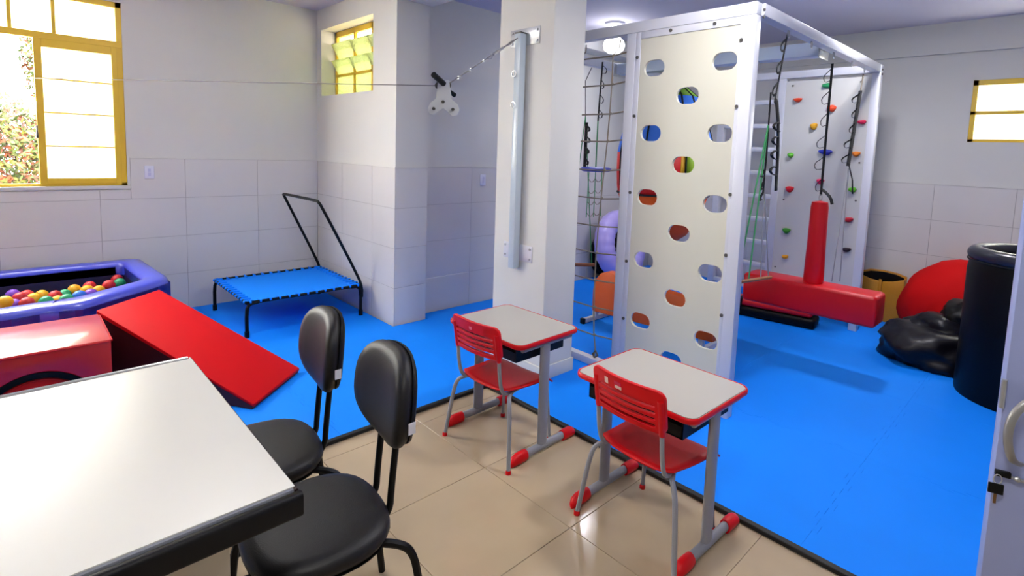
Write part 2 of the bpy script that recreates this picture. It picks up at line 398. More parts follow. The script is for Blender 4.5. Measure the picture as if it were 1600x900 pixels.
cb('bracket_plate',4.24,4.44,1.4215,1.4305,ZT-.13,ZT-.005,zinc); cb('bracket_plate',4.24,4.44,3.2915,3.2995,ZT-.13,ZT-.005,zinc)
cb('base_bar',3.036,3.096,2.255,3.30,ZM,.075); cb('base_bar',3.036,3.096,1.44,2.185,ZM,.075)
# holed panel
holes=[]
for k,z in enumerate((2.17,1.745,1.318,.89,.465)):
    holes+= [pill(2.032,z,.160,.108),pill(1.545,z,.160,.108)]
for z in (1.98,1.547,1.107,.68,.262): holes.append(pill(1.777,z,.160,.108))
Mp=Matrix(((0,0,1,0),(1,0,0,0),(0,1,0,0),(0,0,0,1)))
pan=sheet('holed_panel',[(1.452,.10),(2.148,.10),(2.148,2.385),(1.452,2.385)],holes,.018,cream,CF,Matrix.Translation((3.056-O.x,-O.y,-O.z))@Mp)
pan['label']='cream panel with fourteen pill-shaped holds cut through'
pan['label']='cream panel cut with rows of pill-shaped holes'
for a,b,c,e in((1.438,1.460,.075,2.415),(2.145,2.185,.075,2.415),(1.460,2.145,2.37,2.415),(1.455,2.145,.075,.115)): cb('panel_rim',3.040,3.075,a,b,c,e,bev=.002)
for y,z in((1.447,2.28),(1.447,1.90),(1.447,1.385),(1.447,1.02),(1.447,.65),(2.165,2.25),(2.165,1.86),(2.165,1.34),(2.165,.86),(2.165,.45),(1.92,2.395),(1.62,2.395)):
    MB().cyl((3.034-O.x,y-O.y,z-O.z),(3.042-O.x,y-O.y,z-O.z),.011,seg=10).build('bolt',dark_bolt,CF)
for z in (2.44,2.40): MB().cyl((3.075-O.x,1.338-O.y,z-O.z),(3.075-O.x,1.346-O.y,z-O.z),.009,seg=8).build('bolt',dark_bolt,CF)
for z in (2.44,2.40): MB().cyl((5.63-O.x,1.338-O.y,z-O.z),(5.63-O.x,1.346-O.y,z-O.z),.009,seg=8).build('bolt',dark_bolt,CF)
# far panel with holds
hp=MB().box(5.605-O.x,5.625-O.x,1.415-O.y,2.165-O.y,.27-O.z,2.385-O.z).build('hold_panel',mat('white_panel',(205,205,200),.4),CF,label='white panel dotted with coloured climbing holds')
HOLDS=[((230,70,30),2.04,2.20,1.2,.6,'orange'),((30,150,90),1.785,2.325,1.3,.7,'teal green'),((226,70,20),1.725,2.11,1.1,.9,'orange'),((222,160,20),1.87,1.94,1,1,'yellow'),((225,20,80),1.46,1.976,1.1,.6,'pink'),((80,170,30),2.065,1.654,.8,.7,'green'),((30,50,170),1.746,1.694,1.7,.75,'blue'),((235,130,10),1.482,1.684,1,.7,'orange'),((210,15,40),2.048,1.314,1.1,.9,'red'),((230,20,90),1.768,1.41,1,.8,'pink'),((90,180,30),1.486,1.351,1,.7,'green'),((50,140,30),2.045,.892,1.1,.8,'green'),((190,10,40),1.494,1.068,1.2,.7,'red'),((235,160,10),2.037,.623,.9,.6,'yellow'),((35,15,35),1.486,.783,1.1,.6,'dark')]
rnd=random.Random(4)
for (c,y,z,sx,sz,nm) in HOLDS:
    t=bmesh.new(); bmesh.ops.create_icosphere(t,subdivisions=2,radius=.036)
    ph=rnd.random()*6
    for v in t.verts:
        k=1+.18*math.sin(v.co.y*90+ph)*math.cos(v.co.z*80+ph)
        v.co=Vector((v.co.x*.9*k,v.co.y*sx*k,v.co.z*sz*k*(1.15 if v.co.z<0 else .85)))
    mb=MB(); mb.add(t,Matrix.Translation((5.595-O.x,y-O.y,z-O.z)))
    h=mb.build('climbing_hold',mat('hold_%s'%('_'.join(map(str,c))),c,.5),hp,label=nm+' climbing hold')
for y,z in((1.5,2.34),(2.1,2.34),(2.1,1.2),(1.45,1.25),(1.45,1.6),(2.13,.5)): MB().cyl((5.598-O.x,y-O.y,z-O.z),(5.606-O.x,y-O.y,z-O.z),.008,seg=8).build('bolt',dark_bolt,CF)
# ladder bay
for k in range(9): cb('rung',5.605,5.655,2.235,2.80,.22+.243*k,.22+.243*k+.045,bev=.006)
cb('post',5.60,5.67,2.80,2.87,ZM,ZT-.0705)
# hooks under the beam
for x in (3.54,3.95,4.42,4.87,5.23):
    MB().tube([(x-O.x+.014*math.cos(a),1.38-O.y,ZT-.092-O.z+.026*math.sin(a)) for a in [2*PI*k/12 for k in range(12)]],.004,6,closed=True).build('eye_hook',zinc,CF)
MB().tube([(4.30-O.x,1.9-O.y+.02*math.cos(a),ZT-.145-O.z+.035*math.sin(a)) for a in [2*PI*k/12 for k in range(12)]],.005,6,closed=True).build('eye_hook',zinc,CF)
# rope net
NET=thing('rope_climbing_net','beige rope climbing net tied in the white frame beside the column','net',(3.07,2.44,ZM))
NO=Vector((3.07,2.44,ZM)); xx=3.066
rows=[2.29,2.09,1.885,1.69,1.48,1.275,1.07,.87,.665,.46,.25]
def ny(y,z): return y+.035*math.sin(z*2.2)+(-.05 if z>2.3 else 0)
for y in (2.42,2.73,3.02):
    pts=[(xx,ny(y,z)+.006*math.sin(z*31),z) for z in [2.39,2.34]+rows+[.15,.075]]
    MB().tube([Vector(p)-NO for p in pts],.0055,6).build('rope',rope_m,NET)
for z in rows:
    pts=[(xx,2.255,z+.012)]+[(xx,ny(y,z),z-.004) for y in(2.42,2.73,3.02)]+[(xx,3.30,z+.01)]
    MB().tube([Vector(p)-NO for p in pts],.0055,6).build('rope',rope_m,NET)
kn=MB()
for z in rows:
    for y in(2.42,2.73,3.02): kn.sph(Vector((xx,ny(y,z),z))-NO,.011,8)
k_=kn.build('knots',rope_m,NET); k_['kind']='stuff'
MB().tube([Vector(p)-NO for p in((xx,2.42,.13),(xx,2.445,.10),(xx,2.43,.075),(xx,2.40,.10))],.008,6,closed=True).build('anchor_ring',dark_bolt,NET)
# ------------------------------------------------------------------ T swing
TS=thing('t_swing','red padded T-shaped swing hanging from the overhead beam','swing',(4.418,1.384,.45))
MB().box(-.13,.13,-.465,.50,-.015,.215,bev=.028,seg=3).build('seat_bolster',red_vinyl,TS)
MB().lathe([(0,.21),(.068,.212),(.072,.24),(.066,.50),(.062,.80),(.056,.84),(0,.852)],seg=20).build('upright_bolster',red_vinyl,TS)
MB().tube([(0,.012*math.cos(a),.875+.022*math.sin(a)) for a in[2*PI*k/10 for k in range(10)]],.004,6,closed=True).build('shackle',zinc,TS)
def daisy(mb,a,b,n,out,side=(0,1,0),w=.014,seed=0,skip=0):
    a=Vector(a);b=Vector(b);rn=random.Random(seed)
    mb.tube([a,(a+b)/2,b],(w,.003),8,flat=side)
    sd=Vector(side).normalized()
    for i in range(n):
        f=(i+.5+skip)/(n+skip); p=a.lerp(b,f); l=(b-a)/n*.42
        o=out*(.7+.5*rn.random()); s_=1
        mb.tube([p-l*.6,p-l*.8+sd*o*.8*s_,p-l*.1+sd*o*s_,p+l*.5+sd*o*.25*s_,p+l*.7],(w*.85,.0022),6,sub=1,flat=(1,0,0))
    return mb
S1=thing('daisy_strap','black looped webbing strap holding up the red T swing','strap',(4.42,1.384,1.33))
daisy(MB(),(0,0,0.01),(0.0,0,1.0),6,.06,w=.009,seed=1).build('webbing',strap_m,S1)
MB().tube([(0,0,.06),(0,-.03,.04),(0,-.07,-.0),(0,-.085,-.05)],(.012,.003),8,sub=1).build('loose_end',strap_m,S1)
S2=thing('daisy_strap','black looped webbing strap hanging nearest the far post','strap',(5.15,1.384,1.55))
daisy(MB(),(-.12,0,.02),(.03,0,.66),5,.05,seed=2,w=.015).build('webbing',strap_m,S2)
MB().tube([(.03,0,.64),(.07,0,.80)],.006,6).build('hanging_cord',rope_m,S2)
MB().tube([(-.12,0,.05),(.04,0,-.10),(.08,0,-.22)],(.014,.004),8).build('loose_end',strap_m,S2)
for b in((-.27,0,-.95),(-.05,0,-.98)): MB().tube([(-.10,0,.0),b],.0045,6).build('cord',mat('grey_cord',(150,150,150),.7),S2)
S3=thing('daisy_strap','black looped strap slanting down beside the holed panel','strap',(3.42,1.384,1.97))
daisy(MB(),(0,0,0),(.115,0,.42),3,-.06,seed=5,side=(1,0,0),w=.010).build('webbing',strap_m,S3)
S4=thing('daisy_strap','thick black strap with loops hanging above the green cords','strap',(3.50,1.384,1.40))
MB().tube([(.05,0,0.0),(.035,0,.22),(0.0,0,.44),(-.05,0,.56),(-.08,0,.57)],(.024,.006),8,flat=(1,0,0)).build('webbing',strap_m,S4)
for i,z in enumerate((.10,.20,.29,.38)): MB().tube([(.03,0,z),(-.045,0,z+.01),(-.075,0,z+.035),(-.01,0,z+.06),(.015,0,z+.05)],(.010,.003),6,sub=1,flat=(0,1,0)).build('loop',strap_m,S4)
S5=thing('rope_triangle_swing','green cords spreading from a black strap down to a wooden bar','swing',(3.51,1.45,.83))
MB().tube([(0,0,1.06),(.0,0,1.20),(.01,0,.80),(.0,0,.55)],(.010,.004),8).build('webbing',strap_m,S5)
for z in(.55,.62,.70): MB().tube([(0,0,z),(-.03,0,z-.02),(-.05,0,z-.05),(-.01,0,z-.04)],(.008,.003),6,sub=1).build('loop',strap_m,S5)
for b in((-.29,0,0),(-.12,0,-.02)): MB().tube([(0,0,.99),b],.005,6).build('green_cord',green_rope,S5,label='green cord')
for b in((.07,0,-.03),(.20,0,-.04)): MB().tube([(.01,0,.62),b],.004,6).build('grey_cord',mat('grey_cord',(150,150,150),.7),S5)
MB().cyl((-.33,0,-.0),(.24,0,-.045),.012).build('wooden_bar',mat('brown_wood',(140,80,40),.5,var=.2,scale=30),S5)
# roll under swing
RL=thing('gym_roll','red and black padded roll lying on the mat under the T swing','roll',(5.38,2.0,ZM))
rm=Matrix.Rotation(R(8),4,'Z')
MB().box(-.13,.13,-.37,.40,.0,.10,bev=.03,seg=3,M=rm).build('lower_pad',black_vinyl,RL)
MB().box(-.12,.12,-.34,.42,.10,.17,bev=.03,seg=3,M=rm).build('upper_pad',red_vinyl,RL)
MB().box(-.135,.135,.30,.35,.005,.175,bev=.01,M=rm).build('black_band',black_vinyl,RL)
# ------------------------------------------------------------------ pod swing behind panel
PD=thing('pod_swing','striped fabric pod swing hanging behind the holed panel','swing',(4.34,2.73,.76))
prof=[(.04,1.56),(.16,1.46),(.27,1.37),(.36,1.16),(.41,.98),(.43,.86),(.43,.70),(.42,.56),(.41,.49),(.34,.28),(.24,.12),(.12,.03),(0,.0)]
def band(i0,i1,name,c,a0=0,a1=360):
    MB().lathe(prof[i0:i1+1],seg=max(6,int(36*(a1-a0)/360)),a0=R(a0),a1=R(a1)).build(name,mat('fabric_%d_%d_%d'%c,c,.6),PD,label='%s'%name.replace('_',' '),ang=60,solid=.006)
band(0,2,'green_fabric_band',(110,160,20)); band(2,5,'blue_fabric_band',(60,130,240))
band(5,7,'green_fabric_band',(150,190,10),237,460); band(5,7,'yellow_fabric_stripe',(245,180,20),231,237); band(5,7,'red_fabric_band',(225,20,20),100,231)
band(7,8,'red_fabric_band',(215,10,15)); band(8,12,'orange_fabric_band',(245,95,10))
for a in (150,190,215,237,262,300,20,80):
    MB().tube([((r+.006)*math.cos(R(a)),(r+.006)*math.sin(R(a)),z) for r,z in prof[:8]],.008,6).build('black_strap',strap_m,PD)
MB().tube([((.416)*math.cos(R(a)),(.416)*math.sin(R(a)),.49) for a in range(0,360,12)],.010,6,closed=True).build('black_piping',strap_m,PD)
MB().tube([(0,0,1.55),(0,0,1.60)],.02,8).build('hanging_loop',strap_m,PD)
# orange bench
OB=thing('balance_bench','orange padded bench with round ends on white steel feet','bench',(3.92,2.52,ZM))
pr_=[(-.62,.13),(.61,.09),(.61,.30),(.59,.40),(.53,.47),(.44,.505),(.30,.48),(-.35,.44),(-.55,.38),(-.62,.26)]
MB().prism(pr_,'x',-.05,.05,bev=.02).build('orange_pad',orange,OB)
for y in(.60,-.5):
    MB().box(-.17,.30,y-.02,y+.02,.005,.045,bev=.004).build('foot_bar',white_steel,OB)
    MB().box(-.195,-.165,y-.023,y+.023,.0,.05,bev=.004).build('foot_cap',black_pl,OB)
    MB().box(-.02,.02,y-.02,y+.02,.04,.12).build('foot_stem',white_steel,OB)
# disc swing w/ green cords
DS=thing('disc_swing','blue disc swing with a small rope net hanging behind the net','swing',(3.66,2.985,1.46))
MB().lathe([(0,-.02),(.115,-.02),(.135,-.008),(.135,.008),(.115,.02),(0,.02)],seg=28).build('disc',mat('blue_disc_plastic',(50,70,190),.4),DS)
MB().tube([(0,0,-.02),(0,0,.42)],.006,6).build('cord',green_rope,DS)
daisy(MB(),(0,.0,.42),(.05,.02,.93),4,-.05,seed=9,w=.009).build('webbing',strap_m,DS)
for s_ in(-.09,.0,.09): MB().tube([(s_,.0,-.02),(s_*1.1,0,-.42)],.004,6).build('net_cord',green_rope,DS)
for z in(-.10,-.20,-.30,-.40):
    MB().tube([(-.095,0,z+.02),(-.06,0,z-.01),(-.03,0,z-.01),(0,0,z+.02),(.03,0,z-.01),(.06,0,z-.01),(.095,0,z+.02)],.0035,6).build('net_cord',rope_m,DS)
TZ=thing('trapeze_bar','wooden trapeze bar on two green cords behind the rope net','swing',(4.0,3.42,.49))
MB().cyl((-.12,.10,.0),(.12,-.10,.0),.018).build('wooden_bar',mat('brown_wood',(140,80,40),.5),TZ)
MB().tube([(-.10,.083,0),(-.0,0,1.46)],.005,6).build('green_cord',green_rope,TZ)
MB().tube([(.10,-.083,0),(.0,0,1.46)],.005,6).build('green_cord',green_rope,TZ)
MB().tube([(0,0,1.46),(0,0.02,1.80),(0,-.05,1.92)],(.012,.004),6).build('webbing',strap_m,TZ)
# wide black strap
BS=thing('wide_strap','wide black looped strap hanging against the column edge','strap',(3.55,3.02,1.46))
daisy(MB(),(0,0,0.02),(0,0,.40),4,-.04,seed=11,w=.018).build('webbing',strap_m,BS)
# lilac ring + black tyre
RG=thing('inflatable_ring','lilac inflatable ring leaning on the back wall','ring',(5.44,3.98,ZM))
def torus(mb,Rr,r,M,lobes=0,n=48,m=14):
    t=bmesh.new(); rings=[]
    for i in range(n):
        a=2*PI*i/n; rr=r*(1+(.025*math.sin(a*lobes) if lobes else 0)); ring=[]
        for j in range(m):
            b=2*PI*j/m; q=Rr+rr*math.cos(b)
            ring.append(t.verts.new((q*math.cos(a),rr*math.sin(b),q*math.sin(a))))
        rings.append(ring)
    for i in range(n):
        for j in range(m): t.faces.new((rings[i][j],rings[(i+1)%n][j],rings[(i+1)%n][(j+1)%m],rings[i][(j+1)%m]))
    return mb.add(t,M)
torus(MB(),.32,.125,Matrix.Translation((0,0,.44))@Matrix.Rotation(R(-12),4,'X'),lobes=22,n=132).build('tube',lilac,RG,ang=60)
MB().cyl((.02,-.12,.82),(.02,-.14,.80),.012).build('valve',lilac,RG)
TY=thing('black_cushion','round black cushion standing behind the lilac ring','cushion',(5.46,4.19,ZM))
MB().lathe([(0,-.05),(.27,-.05),(.31,-.02),(.31,.02),(.27,.05),(0,.05)],M=Matrix.Translation((0,.02,.315))@Matrix.Rotation(R(90),4,'X'),seg=30).build('padded_disc',black_vinyl,TY)
MB().tube([(.30*math.cos(R(a)),-.035,.315+.30*math.sin(R(a))) for a in range(0,360,12)],.008,6,closed=True).build('piping',black_pl,TY)
# ------------------------------------------------------------------ right corner
YC=thing('half_round_box','mustard yellow half-round padded box against the right wall','box',(6.28,1.32,ZM),R(3))
arc=[(-.20,.46),(-.12,.485),(0,.497),(.12,.49),(.20,.46)]
MB().prism([(-.20,0),(.20,0)]+[(y,z) for y,z in arc[::-1]],'x',.05,.075,bev=.004).build('back_panel',yel_foam,YC)
MB().prism([(-.20,0),(-.015,0),(-.015,.40),(-.10,.415),(-.20,.45)],'x',-.09,-.055,bev=.006).build('front_panel',yel_foam,YC)
MB().prism([(.012,0),(.20,0),(.20,.45),(.10,.415),(.012,.40)],'x',-.09,-.055,bev=.006).build('front_panel',yel_foam,YC)
MB().box(-.097,-.085,-.014,.014,.0,.425,bev=.003).build('strap',yel_foam,YC)
MB().box(-.055,.05,-.198,-.185,0,.44).build('side_panel',yel_foam,YC); MB().box(-.055,.05,.185,.198,0,.44).build('side_panel',yel_foam,YC)
MB().box(-.05,.03,-.185,.185,.005,.30).build('black_inside',black_vinyl,YC)  # black filler stands in for the shade inside the open box
MB().prism([(-.178,.30),(.178,.30),(.178,.448),(.11,.474),(0,.482),(-.11,.470),(-.178,.448)],'x',.035,.0495).build('opening_shade',black_vinyl,YC)  # thin black sheet, painted shade behind the box opening
def blob(name,m,parent,pts,sub=2,seed=0,amp=.03,flatz=None):
    rn=random.Random(seed); t=bmesh.new()
    mb=MB()
    return mb
def lump(cx,cy,cz,rx,ry,rz,seed,amp=.10,n=4,base=None,pw=2.0):
    from mathutils import noise
    t=bmesh.new(); bmesh.ops.create_icosphere(t,subdivisions=n,radius=1)
    for v in t.verts:
        d=v.co.normalized(); k=1+amp*noise.noise(d*1.6+Vector((seed,0,0)))+amp*.45*noise.noise(d*4.5+Vector((0,seed,0)))
        q=(abs(d.x)**pw+abs(d.y)**pw+abs(d.z)**pw)**(-1/pw)
        v.co=Vector((cx+d.x*q*rx*k,cy+d.y*q*ry*k,cz+d.z*q*rz*k))
        if base is not None and v.co.z<base: v.co.z=base
    return t
RB=thing('red_bean_bag','big red fabric bean bag slumped against right wall','bean bag',(6.08,.68,ZM))
MB().add(lump(0,-.04,.26,.36,.50,.48,3,.08,base=0,pw=1.75)).build('bag',mat('red_bag_fabric',(192,8,12),.8,spec=.15,bump=.3,bscale=9),RB,ang=80)
BB=thing('black_sack','glossy black folded vinyl sack heaped beside the black cylinder','sack',(5.34,.67,ZM))
MB().add(lump(-.04,.06,.10,.34,.36,.20,7,.22,base=0,pw=2.4)).add(lump(.05,-.02,.24,.27,.28,.15,9,.25,base=0)).build('folded_vinyl',mat('blue_black_vinyl',(5,4,14),.38,spec=.3,bump=.3,bscale=9),BB,ang=80)
MB().add(lump(.08,-.13,.38,.20,.17,.13,12,.2,base=0)).build('top_fold',black_vinyl,BB,ang=80)
BC=thing('black_cylinder','tall hollow black padded cylinder standing at the right edge','foam cylinder',(4.87,.13,ZM))
Rr=.385
MB().lathe([(Rr-.005,0),(Rr,.02),(Rr-.004,.5),(Rr-.002,.88),(Rr-.012,.95),(Rr-.02,.965)],seg=56).build('outer_wall',black_vinyl,BC,ang=60)
MB().lathe([(Rr-.09,.98),(Rr-.09,0.02),(0,.02)],seg=48).build('black_inside',mat('inner_black_vinyl',(5,5,6),.7),BC)
torus(MB(),Rr-.045,.052,Matrix.Translation((0,0,.985))@Matrix.Rotation(R(90),4,'X'),n=64).build('padded_rim',mat('grey_black_rim_vinyl',(34,36,46),.3,bump=.1,bscale=14),BC,ang=60)
MB().tube([(Rr*math.cos(R(a)),Rr*math.sin(R(a)),.945) for a in range(0,360,6)],.005,6,closed=True).build('seam',black_pl,BC)
# door leaf, near right
DR=thing('door_1','bluish white door leaf with curved handle and hanging key','door',(1.689,.086,0),kind='structure'); del DR['category']
door_m=mat('bluish_white_door_paint',(150,160,205),.35,var=.03,scale=5)
Md=Matrix.Rotation(R(-72),4,'Z')
MB().box(0,.86,-.018,.018,.01,2.1,bev=.002,M=Md).build('door_leaf',door_m,DR)
MB().cyl(Md@Vector((-.003,-.022,1.03)),Md@Vector((-.003,-.022,1.10)),.006).build('hinge',zinc,DR,label='silver hinge barrel')
def dp(u,o,z): return Md@Vector((u,-.018-o,z))
MB().tube([dp(.075,.0,1.085),dp(.05,.03,1.08),dp(.010,.045,1.04),dp(.002,.045,.98),dp(.018,.035,.92),dp(.045,.0,.90)],(.009,.006),10,sub=2).build('door_handle',mat('grey_handle_steel',(150,150,150),.35,metal=.5),DR,label='curved grey pull handle')
MB().box(.0,.03,-.03,-.018,.862,.876,bev=.002,M=Md).build('lock_body',black_pl,DR,label='black lock body')
MB().cyl(dp(.03,.008,.866),dp(.07,.008,.862),.004).sph(dp(.042,.010,.866),.007,8).build('lock_pin',zinc,DR)
MB().tube([dp(.005+.008*math.cos(a),.014,.856+.012*math.sin(a)) for a in[2*PI*k/10 for k in range(10)]],.0013,6,closed=True).build('key_ring',zinc,DR)
MB().box(-.012,.018,-.036,-.031,.820,.846,bev=.002,M=Md).build('key_head',black_pl,DR,label='black plastic key head')
MB().box(.0,.006,-.035,-.033,.796,.821,M=Md).build('key_blade',mat('brass_key',(120,90,60),.35,metal=.8),DR,label='metal key blade')
# ------------------------------------------------------------------ column post and zip line
ZP=thing('steel_anchor_post','square white steel post bolted to the column','post',(2.555,2.765,.77))
MB().box(-.062,-.006,-.028,.028,0,1.62,bev=.004).build('square_tube',mat('bluish_tube',(188,200,208),.3),ZP)
MB().box(-.063,-.005,-.029,.029,1.62,1.628).build('end_cap',dark_bolt,ZP)
for z,ya,yb in((.055,-.155,.145),(1.545,-.155,.135)):
    MB().box(-.006,0,ya,yb,z,z+.115,bev=.002).build('fixing_plate',zinc if z>1 else white_steel,ZP)
    for y in(ya+.022,yb-.022):
        for q in(.022,.093): MB().cyl((-.006,y,z+q),(-.014,y,z+q),.008,seg=8).build('bolt',zinc,ZP)
for z in(1.35,1.14): MB().tube([(-.075,.012+.020*math.cos(a),z+.020*math.sin(a)) for a in[2*PI*k/12 for k in range(12)]],.004,6,closed=True).build('ring_hook',zinc,ZP)
C0=Vector((0,0,1.6))
def ray(x,y,d):
    return C0+(F+Rt*((x-838.94)/836.15)-U*((y-319.08)/836.15))*d
A=Vector((2.49,2.765,2.355)); TP=Vector((1.757,2.552,1.90)); 
TR=thing('zip_line_trolley','white plated pulley trolley with black handle on the cable','trolley',TP)
dr=(A-Vector((1.80,2.62,1.95))).normalized()
# plate faces the camera roughly; plane spanned by horizontal tangent and Z
hx=Vector((.73,-.68,0)).normalized(); nn=Vector((.68,.73,0))
Mt=Matrix(((hx.x,0,nn.x,0),(hx.y,0,nn.y,0),(0,1,0,0),(0,0,0,1)))
pl=[(-.03,.075),(.03,.075),(.035,.02),(.045,-.03),(.078,-.055),(.09,-.085),(.078,-.115),(.05,-.12),(.03,-.10),(0,-.078),(-.03,-.10),(-.055,-.118),(-.078,-.11),(-.085,-.085),(-.072,-.055),(-.04,-.03),(-.035,.02)]
for dz in(-.012,.012):
    p=sheet('side_plate',pl,[],.004,mat('trolley_plate',(200,203,205),.35),TR,Matrix.Translation(nn*dz)@Mt,bev=.0008)
for u,v in((-.052,-.085),(.055,-.085),(0,-.045)): MB().cyl(hx*u+Vector((0,0,v))-nn*.024,hx*u+Vector((0,0,v))+nn*.02,.009,seg=10).build('bolt',dark_bolt,TR)
for u,v in((-.03,.045),(.02,.05)): MB().cyl(hx*u+Vector((0,0,v))-nn*.008,hx*u+Vector((0,0,v))+nn*.008,.02,seg=14).build('pulley_wheel',dark_bolt,TR)
MB().cyl(hx*-.0+Vector((0,0,.055))-nn*.02,hx*-.035+Vector((0,0,.085))-nn*.14,.016,seg=12).build('handle_grip',black_pl,TR,label='black rubber handle grip')
MB().cyl(hx*.03+Vector((0,0,.015))+nn*.02,hx*.055+Vector((0,0,.0))+nn*.05,.013,seg=12).build('handle_grip',black_pl,TR,label='black rubber handle grip')
ZL=thing('zip_cable','thin steel zip line cable with turnbuckle running to the window side','cable',A)
s0=TP+Vector((0,0,.045)); s1=TP+hx*.03+Vector((0,0,.06))
E_=ray(-120,119,4.2); E_=s0+(E_-s0)
MB().tube([s0-A,E_-A],.0026,6).build('cable',mat('grey_cable',(120,118,116),.5),ZL)
MB().tube([s1-A,(0,0,0)],.004,6).build('cable',mat('grey_cable',(120,118,116),.5),ZL)
def al(f): return s1.lerp(A,f)-A
for f in(.12,.28,.46): MB().box(-.006,.006,-.006,.006,-.012,.004,M=Matrix.Translation(al(f))).build('cable_clamp',zinc,ZL)
MB().tube([al(.55)+Vector((0,0,.016*math.cos(a)))+hx*.016*math.sin(a) for a in[2*PI*k/10 for k in range(10)]],.003,6,closed=True).build('shackle',zinc,ZL)
MB().cyl(al(.60),al(.76),.009).build('turnbuckle',zinc,ZL)
MB().tube([al(.76),al(.88)+Vector((0,0,.008)),al(.97)],.0028,6).tube([al(.76),al(.88)-Vector((0,0,.010)),al(.97)],.0028,6).build('turnbuckle_hook',zinc,ZL)
# ------------------------------------------------------------------ trampoline
TM=thing('mini_trampoline','square blue trampoline with black frame and push handle','trampoline',(1.79,5.055,ZM))
hx_,hy_=.485,.47; zt=.283
tm_blue=mat('blue_trampoline_cloth',(0,130,252),.7,spec=.2)
MB().box(-hx_+.022,hx_-.022,-hy_+.022,hy_-.022,zt-.004,zt+.002).build('jumping_cloth',tm_blue,TM)
fr=MB().tube([(-hx_,-hy_,zt),(hx_,-hy_,zt),(hx_,hy_,zt),(-hx_,hy_,zt)],.014,8,closed=True); 
fr.build('frame',black_pl,TM)
for s_ in(-1,1):
    for i in range(13):
        f=-.94+1.88*i/12
        MB().box(f*hx_-.008,f*hx_+.008,min(s_*(hy_-.06),s_*(hy_+.016)),max(s_*(hy_-.06),s_*(hy_+.016)),zt-.004,zt+.0165,bev=.004,seg=1).build('cloth_tab',tm_blue,TM)
        MB().box(min(s_*(hx_-.06),s_*(hx_+.016)),max(s_*(hx_-.06),s_*(hx_+.016)),f*hy_-.013,f*hy_+.013,zt-.004,zt+.0165,bev=.004,seg=1).build('cloth_tab',tm_blue,TM)
for sx in(-1,1):
    for sy in(-1,1):
        x,y=sx*hx_,sy*hy_
        MB().tube([(x-sx*.09,y,zt-.003),(x-sx*.02,y,zt-.01),(x,y,zt-.06),(x,y,.02)],.014,8,sub=1).build('leg',black_pl,TM)
        MB().cyl((x,y,0),(x,y,.05),.019).build('rubber_foot',black_pl,TM)
MB().tube([(hx_+.01,-hy_,.17),(hx_+.012,-hy_,.26),(hx_-.02,-hy_,.36),(.115,-hy_-.015,1.04),(.095,-hy_,1.075),(.10,-hy_+.05,1.082),(.125,hy_-.04,1.072),(.135,hy_,1.06),(.15,hy_,1.03),(hx_-.02,hy_,.36),(hx_+.012,hy_,.26),(hx_+.01,hy_,.17)],.013,8,sub=1).build('push_handle',black_pl,TM)
# ------------------------------------------------------------------ ball pit
BP=thing('ball_pit','blue violet padded ball pit full of coloured balls by wall','ball pit',(-.2,5.0,ZM))
bo=Vector((-.2,5.0,ZM)); ht=.53
outer=[(-1.55,5.72),(.78,5.72),(.835,4.78),(.74,4.66),(.29,4.30),(.14,4.335),(-.08,4.29),(-.9,4.25),(-1.55,4.25)]
inner=[(-1.38,5.57),(.645,5.57),(.675,4.86),(.62,4.80),(.22,4.52),(.10,4.53),(-.08,4.50),(-.9,4.45),(-1.38,4.45)]
def ring_prism(o,i,z0,z1,which):
    mb=MB(); bm=mb.bm; n=len(o)
    def row(poly,z): return [bm.verts.new((x-bo.x,y-bo.y,z-bo.z)) for x,y in poly]
    if which=='out': A_=row(o,z0);B_=row(o,z1)
    else: A_=row(i,z0);B_=row(i,z1)
    for k in range(n): bm.faces.new((A_[k],A_[(k+1)%n],B_[(k+1)%n],B_[k]))
    return mb
nav=mat('outer_blue_vinyl',(34,32,140),.4,bump=.1,bscale=14)  # darker than the rim, shade on the pit sides put into the blue
ring_prism(outer,inner,ZM,ht-.02,'out').build('outer_side',nav,BP,smooth=False)
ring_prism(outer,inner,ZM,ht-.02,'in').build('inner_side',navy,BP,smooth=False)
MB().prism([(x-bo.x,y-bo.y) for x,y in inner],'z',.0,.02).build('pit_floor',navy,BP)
# rim: rounded cross-section sweep between outer and inner
def sweep_rim(o,i,zt_,name,m):
    mb=MB(); bm=mb.bm; n=len(o); prof_=[(0,-.10),(.0,-.035),(.06,-.008),(.22,.004),(.5,.008),(.78,.004),(.94,-.008),(1,-.035),(1,-.10)]
    # subdivide loops for softness
    def sm(poly,it=2):
        for _ in range(it):
            q=[]
            for k in range(len(poly)):
                a=Vector(poly[k]);b=Vector(poly[(k+1)%len(poly)]); L=(b-a).length; t=min(.25,.05/L)
                q+=[a.lerp(b,t),b.lerp(a,t)]
            poly=q
        return poly
    o2=sm(o,1);i2=sm(i,1); n=len(o2); rows_=[]
    for k in range(n):
        a=Vector(o2[k]);b=Vector(i2[k]); rows_.append([bm.verts.new((a.lerp(b,f).x-bo.x,a.lerp(b,f).y-bo.y,zt_+dz-bo.z)) for f,dz in prof_])
    for k in range(n):
        for j in range(len(prof_)-1): bm.faces.new((rows_[k][j],rows_[(k+1)%n][j],rows_[(k+1)%n][j+1],rows_[k][j+1]))
    return mb.build(name,m,BP,ang=60)
oo=[(x*1.0,y) for x,y in outer]
sweep_rim(oo,inner,ht+.015,'padded_rim',blue_vinyl)
MB().tube([Vector((.215,4.515,ht+.012))-bo,Vector((.16,4.42,ht+.027))-bo,Vector((.145,4.335,ht-.005))-bo],.004,6).build('rim_seam',nav,BP)
BALLS={'g':((20,150,100),'green'),'r':((190,20,30),'red'),'y':((225,170,20),'yellow'),'b':((30,110,215),'blue'),'p':((120,60,190),'purple')}
for k,(c,n_) in BALLS.items(): mat('ball_'+k,c,.4)
